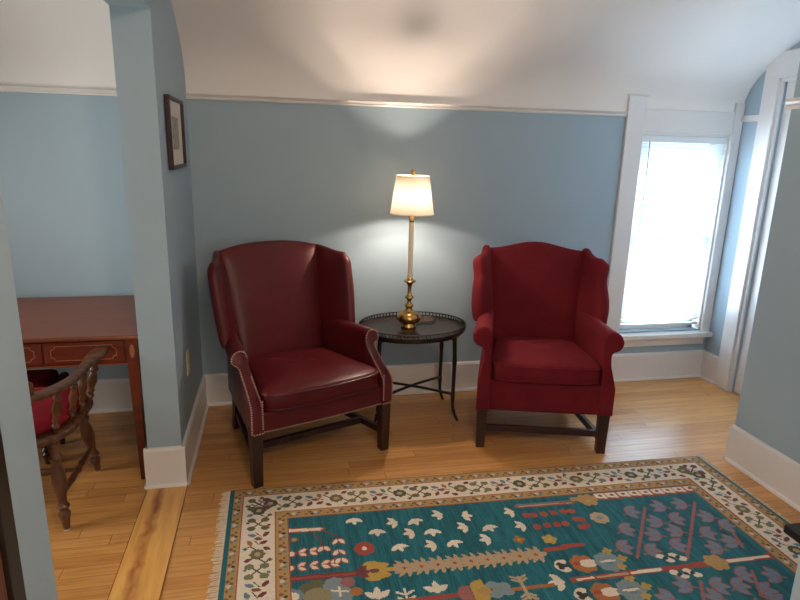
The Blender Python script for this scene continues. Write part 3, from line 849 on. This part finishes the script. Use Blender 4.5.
# red padded stool in the knee space under the desk
st = thing('footstool', 'red padded stool in the shadow under the mahogany desk', 'stool', (-1.235, 2.95, 0))
b = bmesh.new(); box(b, -.20, -.13, .33, .17, .13, .40); link_mesh('padded_seat', b, M['redpad'], st, bevel=.025)
b = bmesh.new(); tube(b, [(.185, -.14, .352), (.185, .14, .352)], .022, 16); tube(b, [(-.215, -.14, .352), (-.215, .14, .352)], .022, 16); box(b, -.215, -.12, .30, .185, .12, .331); link_mesh('seat_frame', b, M['chairwood'], st)
for sx in (-.18, .15):
    for sy in (-.1, .1):
        b = bmesh.new(); lathe_along(b, LEGP, (sx, sy, 0), (sx, sy, .302), 12); link_mesh('leg', b, M['darkleg'], st)

# ------------------------------------------------------------------ dark cabinet at the far left edge
cb = thing('cabinet', 'dark cabinet with black edge and reddish-brown front, cut off by the left border', 'cabinet', (-.62, .70, 0))
b = nb((-.19, -.25, 0, .180, .258, 1.36)); link_mesh('carcass', b, M['darkoak'], cb, bevel=.002)
b = nb((.1805, .217, .0, .195, .2585, 1.36), (.1805, -.25, .0, .195, -.21, 1.36), (.1805, -.21, 1.30, .195, .217, 1.36), (.1805, -.21, 0, .195, .217, .07)); link_mesh('face_frame', b, M['darkoak'], cb, bevel=.0015)
b = nb((.1805, -.208, .072, .187, .215, 1.298)); link_mesh('door', b, M['pine_panel'], cb)

# ------------------------------------------------------------------ dark side table at the right edge
dt = thing('end_table', 'dark wooden tabletop corner jutting in at the right border over the rug', 'table', (1.64, .985, 0))
b = nb((-.252, -.235, .474, .252, .235, .500)); link_mesh('tabletop', b, M['darkoak'], dt, bevel=.004)
b = nb((-.08, -.02, .40, .18, .14, .4735)); link_mesh('apron', b, M['darkoak'], dt)
for sx in (-.06, .16):
    for sy in (.0, .12):
        b = nb((sx-.02, sy-.02, .0095, sx+.02, sy+.02, .41)); link_mesh('leg', b, M['darkoak'], dt)

# ------------------------------------------------------------------ rug
RX0, RYT, RLEN, RWID, RSH = -.222, 2.458, 2.325, 1.575, -.0259
cell = .0042
nS, nT = int(RLEN/cell), int(RWID/cell)
S, T = np.meshgrid((np.arange(nS)+.5)*cell, (np.arange(nT)+.5)*cell, indexing='ij')
cS, cT = S.copy(), T.copy()
C = np.zeros((nS, nT, 3))
TEAL, IV, GOLD, RED, DK = (.014, .112, .138), (.70, .60, .47), (.40, .245, .095), (.32, .062, .042), (.045, .035, .030)
BLUE, OLV, PINK, TAN, GREY, ORG, YEL, MAR = (.115, .19, .27), (.115, .115, .055), (.30, .115, .105), (.43, .31, .19), (.20, .25, .265), (.38, .13, .04), (.46, .29, .065), (.16, .045, .05)
LBL = (.155, .20, .27)
rng = np.random.default_rng(3)
C[:] = TEAL
# abrash: the dye varies in streaks along the weave
ab = np.repeat(rng.normal(0, 1, nS)[:, None], nT, 1); ker = np.ones(5)/5
ab = np.apply_along_axis(lambda a: np.convolve(a, ker, 'same'), 0, ab)
fine = rng.normal(0, 1, (nS, nT)); fine = np.apply_along_axis(lambda a: np.convolve(a, np.ones(15)/15, 'same'), 1, fine)
C *= (1 + .22*ab + .55*fine)[..., None]
def put(m, c): C[m] = c
def E_(cx, cy, rx, ry, c, rot=0):
    dx, dy = S-cx, T-cy; k, s = math.cos(rot), math.sin(rot)
    put(((dx*k+dy*s)/rx)**2 + ((-dx*s+dy*k)/ry)**2 < 1, c)
def line(p, q, w, c):
    dx, dy = q[0]-p[0], q[1]-p[1]; l2 = dx*dx+dy*dy+1e-12
    u = np.clip(((S-p[0])*dx+(T-p[1])*dy)/l2, 0, 1)
    put((S-p[0]-u*dx)**2 + (T-p[1]-u*dy)**2 < (w/2)**2, c)
def R_(x0, x1, y0, y1, c): put((S > x0) & (S < x1) & (T > y0) & (T < y1), c)
def leaf(cx, cy, l, w, a, c, edge=None):
    """pointed leaf from its base (cx,cy) along the angle a"""
    dx, dy = S-cx, T-cy; u = dx*math.cos(a)+dy*math.sin(a); v = -dx*math.sin(a)+dy*math.cos(a)
    x = np.clip(u/l, 0, 1); hwid = w*np.sin(np.pi*x)**.8
    inn = (u > 0) & (u < l)
    if edge: put(inn & (np.abs(v) < hwid), edge); put(inn & (np.abs(v) < hwid-.0055), c)
    else: put(inn & (np.abs(v) < hwid), c)
def bird(cx, cy, s=.030, a=PI/2, c=IV):
    for d in (-.95, 0, .95): leaf(cx-math.cos(a)*s*.55, cy-math.sin(a)*s*.55, s*1.5, s*.36, a+d, c)
    E_(cx-math.cos(a)*s*.35, cy-math.sin(a)*s*.35, s*.38, s*.38, c)
def rosette(cx, cy, r, c, c2, n=8):
    for k in range(n): a = 2*PI*k/n; E_(cx+.62*r*math.cos(a), cy+.62*r*math.sin(a), .40*r, .40*r, c)
    E_(cx, cy, .6*r, .6*r, c); E_(cx, cy, .32*r, .32*r, c2)
def xleaf(cx, cy, s, c=OLV, c2=DK, b=None):
    line((cx-s, cy-s), (cx+s, cy+s), .006, c2); line((cx-s, cy+s), (cx+s, cy-s), .006, c2)
    for i, (sx, sy) in enumerate(((-1,-1),(1,1),(-1,1),(1,-1))): E_(cx+sx*s, cy+sy*s, .017, .015, (b if (b and i % 2) else c))
# ---- field motifs (far half as seen; the near half mirrors it)
line((.228, .329), (.376, .338), .030, RED); line((.235, .329), (.372, .338), .018, IV)
line((.33, .345), (.364, .40), .007, MAR); line((.364, .40), (.372, .455), .007, MAR); line((.375, .342), (.428, .385), .007, MAR); line((.428, .385), (.436, .425), .007, MAR)
E_(.267, .39, .020, .017, OLV); E_(.267, .39, .010, .008, GOLD)
for (x, y) in [(.253, .474), (.246, .553)]: E_(x, y, .019, .019, RED); E_(x, y, .013, .013, IV)
for (x, y) in [(.292, .472), (.332, .471), (.285, .551), (.330, .551), (.372, .551), (.405, .548)]:
    for d in (-.55, .55): leaf(x-.014, y, .042, .014, d, IV, RED)
for (x, y) in [(.376, .462), (.436, .425), (.432, .490), (.434, .538)]:
    for d in (-.6, .6): leaf(x, y-.018, .044, .014, PI/2+d, IV, RED)
rosette(.529, .482, .040, RED, ORG); E_(.529, .482, .010, .010, IV)
line((.234, .612), (.50, .614), .030, MAR); line((.234, .612), (.50, .614), .012, RED)
for d in (-.75, -.3, .3, .75): leaf(.505, .611, .105 if abs(d) < .5 else .075, .026, d, YEL)
for d in (-.6, 0, .6): leaf(.478, .612, .055, .014, d, MAR)
E_(.545, .611, .020, .011, MAR); E_(.60, .611, .022, .012, YEL)
def feather(x0, x1, y, n):
    line((x0, y), (x1, y), .026, TAN)
    st_ = (x1-x0)/n
    for k in range(n):
        x = x0 + (k+.6)*st_
        for s_ in (-1, 1):
            for (o_, l_, a_) in ((.0, .052, 2.25), (.012, .046, 1.75), (-.012, .040, 2.6)): leaf(x+o_, y+s_*.004, l_, .0085, s_*a_, TAN)
            E_(x, y+s_*.014, .020, .012, TAN)
    for k in range(n): x = x0+(k+.5)*st_; E_(x, y, .009, .005, ORG); E_(x, y, .004, .009, RED)
feather(.625, 1.20, .612, 9)
B1 = [(.512, .303), (.666, .337), (.76, .342), (.593, .39), (.72, .415), (.663, .495), (.864, .31), (.984, .334), (1.172, .336), (.813, .421), (.944, .408), (1.05, .428), (1.182, .434), (.787, .501), (.879, .503), (1.009, .496)]
for k, (x, y) in enumerate(B1):
    bird(x, y, .029, {0: PI/2, 1: .1, 2: PI/2-.3}.get(k % 3, 0) if k not in (1, 4, 6, 8, 10, 12, 13, 15) else PI-.15, IV)
for (x, y, a) in ((.539, .728, -PI/2), (.746, .729, -PI/2), (1.182, .767, PI)): bird(x, y, .036, a, IV)
# pale tree
line((.634, .72), (.634, .80), .010, IV)
for yy in (.735, .762, .788):
    for s in (-1, 1): line((.634, yy+.012), (.634+s*.028, yy-.004), .010, IV)
# big flower at the left end
for (x, y, r, c) in ((.335, .705, .078, OLV), (.398, .664, .040, GREY), (.412, .715, .046, GREY), (.444, .655, .026, PINK), (.468, .706, .022, ORG), (.25, .70, .040, LBL)): rosette(x, y, r, c, c)
E_(.25, .70, .024, .022, IV); E_(.335, .712, .048, .044, (.25, .21, .12)); line((.385, .69), (.44, .70), .008, IV); line((.41, .675), (.41, .72), .008, IV)
# bars, cherries
line((1.222, .300), (1.475, .304), .024, RED); line((1.222, .288), (1.475, .290), .008, BLUE); line((1.23, .302), (1.47, .305), .008, TAN)
for (x, y) in [(1.235, .367), (1.268, .368), (1.313, .369), (1.359, .366), (1.406, .364), (1.44, .365), (1.434, .422), (1.455, .43), (1.247, .449), (1.294, .445), (1.335, .446), (1.374, .446), (1.432, .477), (1.452, .47)]: E_(x, y, .017, .017, RED)
rosette(1.14, .517, .024, ORG, YEL, 4); rosette(1.262, .533, .030, YEL, TAN, 5); rosette(1.536, .428, .040, TAN, GREY, 8)
line((1.221, .592), (1.30, .590), .022, RED); line((1.30, .583), (1.376, .582), .022, RED)
rosette(1.553, .296, .046, GOLD, TAN, 6); R_(1.48, 1.62, .27, .30, GOLD)
for y in (.688, .841):
    for d in (-.8, .8): leaf(1.21, y, .062, .018, d*.6, IV)
    E_(1.238, y, .020, .018, IV); E_(1.232, y-.010, .012, .010, DK); E_(1.232, y+.010, .012, .010, DK); E_(1.247, y, .012, .010, DK)
    rosette(1.325, y, .050, ORG, ORG, 7); E_(1.345, y, .036, .022, IV); E_(1.30, y-.004, .016, .009, RED); rosette(1.425, y+.004, .054, GREY, BLUE, 8)
    E_(1.425, y, .034, .006, IV)
    for (dx, dy) in ((.027, -.055), (.062, -.008), (.034, .036)): rosette(1.425+dx, y+dy, .020, YEL, GOLD, 4)
line((1.245, .765), (2.07, .754), .026, RED); line((1.26, .765), (1.32, .764), .012, IV); line((1.479, .762), (1.593, .759), .015, IV); line((1.88, .756), (2.055, .754), .015, IV); line((1.34, .763), (1.46, .762), .009, TAN)
line((.50, .774), (1.16, .776), .016, ORG); line((.677, .776), (.86, .774), .022, RED)
for d in (-.6, 0, .6): leaf(.815, .772, .060, .020, d, PINK)
for d in (-.9, -.3, .3, .9): leaf(.868, .771, .075, .024, d, YEL)
E_(.905, .771, .022, .018, GOLD)
for (dx, dy) in ((.945, .745), (.965, .768), (.945, .792), (.985, .755), (.99, .785)): E_(dx, dy, .024, .018, GREY)
for yy, sg in ((.745, -1), (.803, 1)):
    line((1.052, .774), (1.052, yy+sg*.024), .010, TAN)
    for f in (0, .016):
        for s in (-1, 1): line((1.052, yy+sg*f), (1.052+s*.026, yy+sg*(f+.014)), .010, TAN)
# right-hand trees
for (a, b2) in (((1.773, .388), (1.547, .687)), ((2.019, .385), (1.738, .716)), ((2.06, .52), (2.00, .69)), ((1.93, .82), (1.83, 1.0)), ((1.70, .84), (1.60, 1.0))): line(a, b2, .012, PINK)
LV = [(1.697, .405), (1.839, .388), (1.605, .516), (1.756, .486), (1.532, .618), (1.695, .567), (1.631, .655), (1.946, .384), (1.86, .478), (1.799, .556), (1.751, .639), (1.997, .485), (1.924, .587), (1.887, .678), (2.039, .553), (1.975, .652),
      (1.886, .829), (1.988, .851), (1.751, .868), (1.625, .849), (1.907, .917), (1.523, .896), (1.828, .88), (1.694, .922)]
for k, (x, y) in enumerate(LV):
    a = PI+.5 if k % 2 else .35
    for d in (-.7, 0, .7): leaf(x-.030*math.cos(a), y-.030*math.sin(a), .070, .017, a+d, LBL, PINK)
    E_(x, y, .017, .014, LBL)
    line((x, y), (x+.05*math.cos(a+PI), y+.02), .006, PINK)
rosette(1.831, .755, .046, GOLD, YEL, 6); R_(1.79, 1.875, .742, .768, GOLD)
for sg, (cx, cy) in ((1, (1.679, .705)), (1, (1.675, .795))):
    for k in range(4): E_(cx-.04+k*.026, cy+(.012 if k % 2 else -.012), .017, .014, IV)
    for k in range(3): E_(cx-.026+k*.026, cy, .010, .008, DK)
# serrated ivory and red strip inside the far border, right part
k = 0
x = 1.60
while x < 2.07:
    put((S > x) & (S < x+.056) & (T > .25) & (T < .30+.016*((S-x)/.056)), RED)
    put((S > x) & (S < x+.050) & (T > .255) & (T < .290+.010*((S-x)/.056)), IV)
    E_(x+.026, .274, .009, .008, MAR if k % 2 else OLV); x += .056; k += 1
# mirror field to the near half
h0 = int(.94/cell)
C[:, h0:] = C[:, 2*h0-nT:h0][:, ::-1]
# ---- borders
D = np.minimum(np.minimum(S, RLEN-S), np.minimum(T, RWID-T))
endD = np.minimum(S, RLEN-S)
put(D < .247, RED); put((D < .242), GOLD); put(D < .198, RED); put(D < .193, IV); put(D < .064, RED); put(D < .060, GOLD); put(D < .010, MAR)
put(endD < .020, TEAL); 
def side_pts(L, step, d):        # positions on the four sides of a border centred at distance d
    out = []
    for side in range(4):
        ln = RLEN if side < 2 else RWID
        n = max(1, round((ln-2*d)/step)); stp = (ln-2*d)/n
        for i in range(n):
            u = d + (i+.5)*stp
            out.append(((u, d), (u, RWID-d), (d, u), (RLEN-d, u))[side] + (side, i))
    return out
BRN = (.19, .085, .042)
for d in (.036, .220):
    for (x, y, side, i) in side_pts(0, .088, d):
        dx, dy = (.011, 0) if side < 2 else (0, .011)
        nx, ny = (0, .007) if side < 2 else (.007, 0)
        E_(x-1.6*dx-nx, y-1.6*dy-ny, .008, .008, BRN); E_(x-.6*dx+nx, y-.6*dy+ny, .007, .007, DK if i % 2 else BRN)
        E_(x+.5*dx-nx*.4, y+.5*dy-ny*.4, .009, .009, (.55, .46, .36)); E_(x+1.7*dx+nx, y+1.7*dy+ny, .007, .007, BLUE)
        E_(x+2.6*dx-nx, y+2.6*dy-ny, .006, .006, BRN); E_(x-3.0*dx+nx, y-3.0*dy+ny, .006, .006, OLV)
d = .128
seq = 6
for (x, y, side, i) in side_pts(0, .092, d):
    al = (lambda u, v: (x+u, y+v)) if side < 2 else (lambda u, v: (x+v, y+u))
    k = i % seq
    if k in (0, 3):
        rosette(x, y, .030, (.075, .08, .04) if k == 0 else (.16, .13, .06), GOLD, 8); E_(x, y, .012, .012, TAN)
        for s_ in (-1, 1):
            p0, p1, p2 = al(s_*.026, s_*.004), al(s_*.050, s_*.030), al(s_*.036, s_*.046); line(p0, p1, .005, DK); line(p1, p2, .005, DK); E_(*p2, .009, .009, OLV)
            q = al(-s_*.038, s_*.034); leaf(q[0]-.014, q[1], .032, .010, .5*s_, BLUE if k == 0 else MAR)
    elif k in (1, 4):
        xleaf(x, y, .027, OLV if k == 1 else (.17, .17, .085), DK, None)
        for s_ in (-1, 1): q = al(s_*.010, s_*.042); E_(*q, .008, .007, MAR if k == 1 else BLUE)
    else:
        for (u, v, a, c) in ((-.024, -.026, .4, BLUE), (.024, .024, 2.6, MAR), (.022, -.032, 1.2, ORG if k == 2 else BLUE), (-.024, .030, -1.0, MAR), (.0, -.002, .2, BRN)):
            p0 = al(u, v); leaf(p0[0]-.016*math.cos(a), p0[1]-.016*math.sin(a), .038, .010, a, c); E_(p0[0], p0[1], .009, .008, c)
        line(al(-.040, -.01), al(-.012, .012), .004, DK); line(al(.040, .006), al(.012, -.012), .004, DK)
# little corner sprays
for sx in (0, 1):
    for sy in (0, 1):
        x, y = (d if sx == 0 else RLEN-d), (d if sy == 0 else RWID-d); xleaf(x, y, .030, OLV, DK, MAR)
C *= (1 + rng.normal(0, .05, (nS, nT)))[..., None]
C = np.clip(C, 0, 1)

rug = thing('area_rug', 'teal oriental rug with ivory flowered border and fringed ends on the wooden floor', 'rug', (RX0, RYT, 0))
RH = .009
me = bpy.data.meshes.new('pile')
gs = np.arange(nS+1)*cell; gt = np.arange(nT+1)*cell
GS, GT = np.meshgrid(gs, gt, indexing='ij')
co = np.stack([GS, RSH*GS-GT, np.full_like(GS, RH) - .006*((GS < .002) | (GS > RLEN-.006) | (GT < .002) | (GT > RWID-.006))], -1).reshape(-1, 3)
ii, jj = np.meshgrid(np.arange(nS), np.arange(nT), indexing='ij'); w_ = nT+1
quad = np.stack([ii*w_+jj, ii*w_+jj+1, (ii+1)*w_+jj+1, (ii+1)*w_+jj], -1).reshape(-1, 4)
# skirt down to the floor
base = len(co)
brd = [(i, 0) for i in range(nS)] + [(nS, j) for j in range(nT)] + [(i, nT) for i in range(nS, 0, -1)] + [(0, j) for j in range(nT, 0, -1)]
bi = np.array([i*w_+j for i, j in brd]); low = co[bi].copy(); low[:, 2] = .0005
co = np.vstack([co, low]); nb_ = len(bi); k = np.arange(nb_); k2 = (k+1) % nb_
skirt = np.stack([bi, bi[k2], base+k2, base+k], -1)
allf = np.vstack([quad, skirt])
me.vertices.add(len(co)); me.vertices.foreach_set('co', co.ravel())
me.loops.add(allf.size); me.loops.foreach_set('vertex_index', allf.ravel().astype(np.int32))
me.polygons.add(len(allf)); me.polygons.foreach_set('loop_start', np.arange(0, allf.size, 4, dtype=np.int32)); me.polygons.foreach_set('loop_total', np.full(len(allf), 4, dtype=np.int32))
me.update(calc_edges=True); me.validate()
at = me.attributes.new('knot_colour', 'FLOAT_COLOR', 'FACE')
rgba = np.ones((len(allf), 4)); rgba[:len(quad), :3] = C.reshape(-1, 3)
rgba[len(quad):, :3] = MAR
at.data.foreach_set('color', rgba.ravel())
t = NT('wool_pile'); an = t.n('ShaderNodeAttribute', attribute_name='knot_colour'); t.l(an.outputs['Color'], t.b.inputs['Base Color']); t.set(Roughness=.95)
t.b.inputs['Specular IOR Level'].default_value = .1; t.b.inputs['Sheen Weight'].default_value = .1
t.bump(t.noise(420, t.obj(), 2).outputs['Fac'], .5, .003)
me.materials.append(t.m)
po = bpy.data.objects.new('pile', me); COL.objects.link(po); po.parent = rug
fr_m = plain('fringe_cotton', srgb(222, 205, 180), .9, nscale=60, namt=.12)
for side in (0, 1):
    b = bmesh.new(); y = 0.0
    while y < RWID-.004:
        L_ = random.uniform(.030, .046) if side == 0 else random.uniform(.018, .026); dy = random.uniform(-.008, .008); sg = -1 if side == 0 else 1
        x0 = 0.004 if side == 0 else RLEN-.004; yy = RSH*x0 - y - .004
        tube(b, [(x0, yy, .0052), (x0+sg*L_*.5, yy+dy*.4, .0036), (x0+sg*L_, yy+dy, .0024)], [.0024, .0021, .0022], 5)
        y += .0078
    o = link_mesh('fringe', b, fr_m, rug); o['kind'] = 'stuff'

# ------------------------------------------------------------------ ceiling lamp behind the camera
cl = thing('ceiling_light', 'round flush ceiling light', 'lamp', (.35, .15, 2.449))
b = bmesh.new(); lathe(b, [(.10, 0), (.16, -.004), (.165, -.02), (.15, -.026)], seg=32); link_mesh('mount', b, M['brass'], cl)
b = bmesh.new(); lathe(b, [(.148, -.024), (.15, -.045), (.12, -.080), (.06, -.10), (.002, -.105)], seg=32); link_mesh('diffuser', b, M['shade'], cl)

# ------------------------------------------------------------------ lights
def light(name, ty, loc, energy, col, size=None, rot=None, size_y=None, rad=None):
    d = bpy.data.lights.new(name, ty); d.energy = energy; d.color = col
    if ty == 'AREA':
        d.shape = 'RECTANGLE'; d.size = size; d.size_y = size_y or size
    if rad is not None: d.shadow_soft_size = rad
    o = bpy.data.objects.new(name, d); COL.objects.link(o); o.location = loc
    if rot: o.rotation_euler = rot
    return o
dl = light('daylight_alcove_window', 'AREA', ((WX0+WX1)/2, YB+.34, .87), 330, (.71, .85, 1.0), .75, (-PI/2, 0, 0), 1.0)
dl.data.spread = math.radians(140)
light('daylight_left_room_window', 'AREA', (XL-.2, 2.15, 1.2), 62, (1, .93, .84), 1.2, (0, -PI/2, 0), .9)
light('rear_fill_light', 'AREA', (.70, YR-.2, 1.4), 20, (1, .88, .76), 1.2, (PI/2, 0, 0), 1.1)  # warm fill from behind the camera, through the added rear window
light('lamp_filament_low', 'POINT', (LPX, LPY, TZ+.682), 5, (1, .80, .64), rad=.010)
light('lamp_filament_high', 'POINT', (LPX, LPY, TZ+.742), 5, (1, .80, .64), rad=.010)
light('ceiling_bulb', 'POINT', (.35, .15, 2.28), 48, (1, .77, .56), rad=.12)

w = bpy.data.worlds.new('World'); sc.world = w; w.use_nodes = True
bg = w.node_tree.nodes['Background']; bg.inputs['Color'].default_value = (.78, .90, 1.0, 1); bg.inputs['Strength'].default_value = 1.0

# ------------------------------------------------------------------ camera
p_, y_, r_ = math.radians(14.2523), math.radians(12.1182), math.radians(-1.4906)
fwd = Vector((math.sin(y_)*math.cos(p_), math.cos(y_)*math.cos(p_), -math.sin(p_)))
right = Vector((math.cos(y_), -math.sin(y_), 0)); down = fwd.cross(right)
r2 = right*math.cos(r_) + down*math.sin(r_); d2 = -right*math.sin(r_) + down*math.cos(r_)
cam = bpy.data.cameras.new('Camera'); cam.sensor_width = 36; cam.lens = 596.29/800*36; cam.clip_start = .02
co_ = bpy.data.objects.new('Camera', cam); COL.objects.link(co_)
mw = Matrix((r2, -d2, -fwd)).transposed().to_4x4(); mw.translation = (0, 0, 1.5); co_.matrix_world = mw
sc.camera = co_
sc.view_settings.view_transform = 'Standard'; sc.view_settings.look = 'None'
sc.view_settings.gamma = 1; sc.view_settings.use_curve_mapping = False
sc.view_settings.exposure = 0.15
try:
    sc.cycles.use_denoising = True; sc.cycles.max_bounces = 10; sc.cycles.diffuse_bounces = 6; sc.cycles.transparent_max_bounces = 12
    sc.cycles.sample_clamp_indirect = 6
except Exception: pass
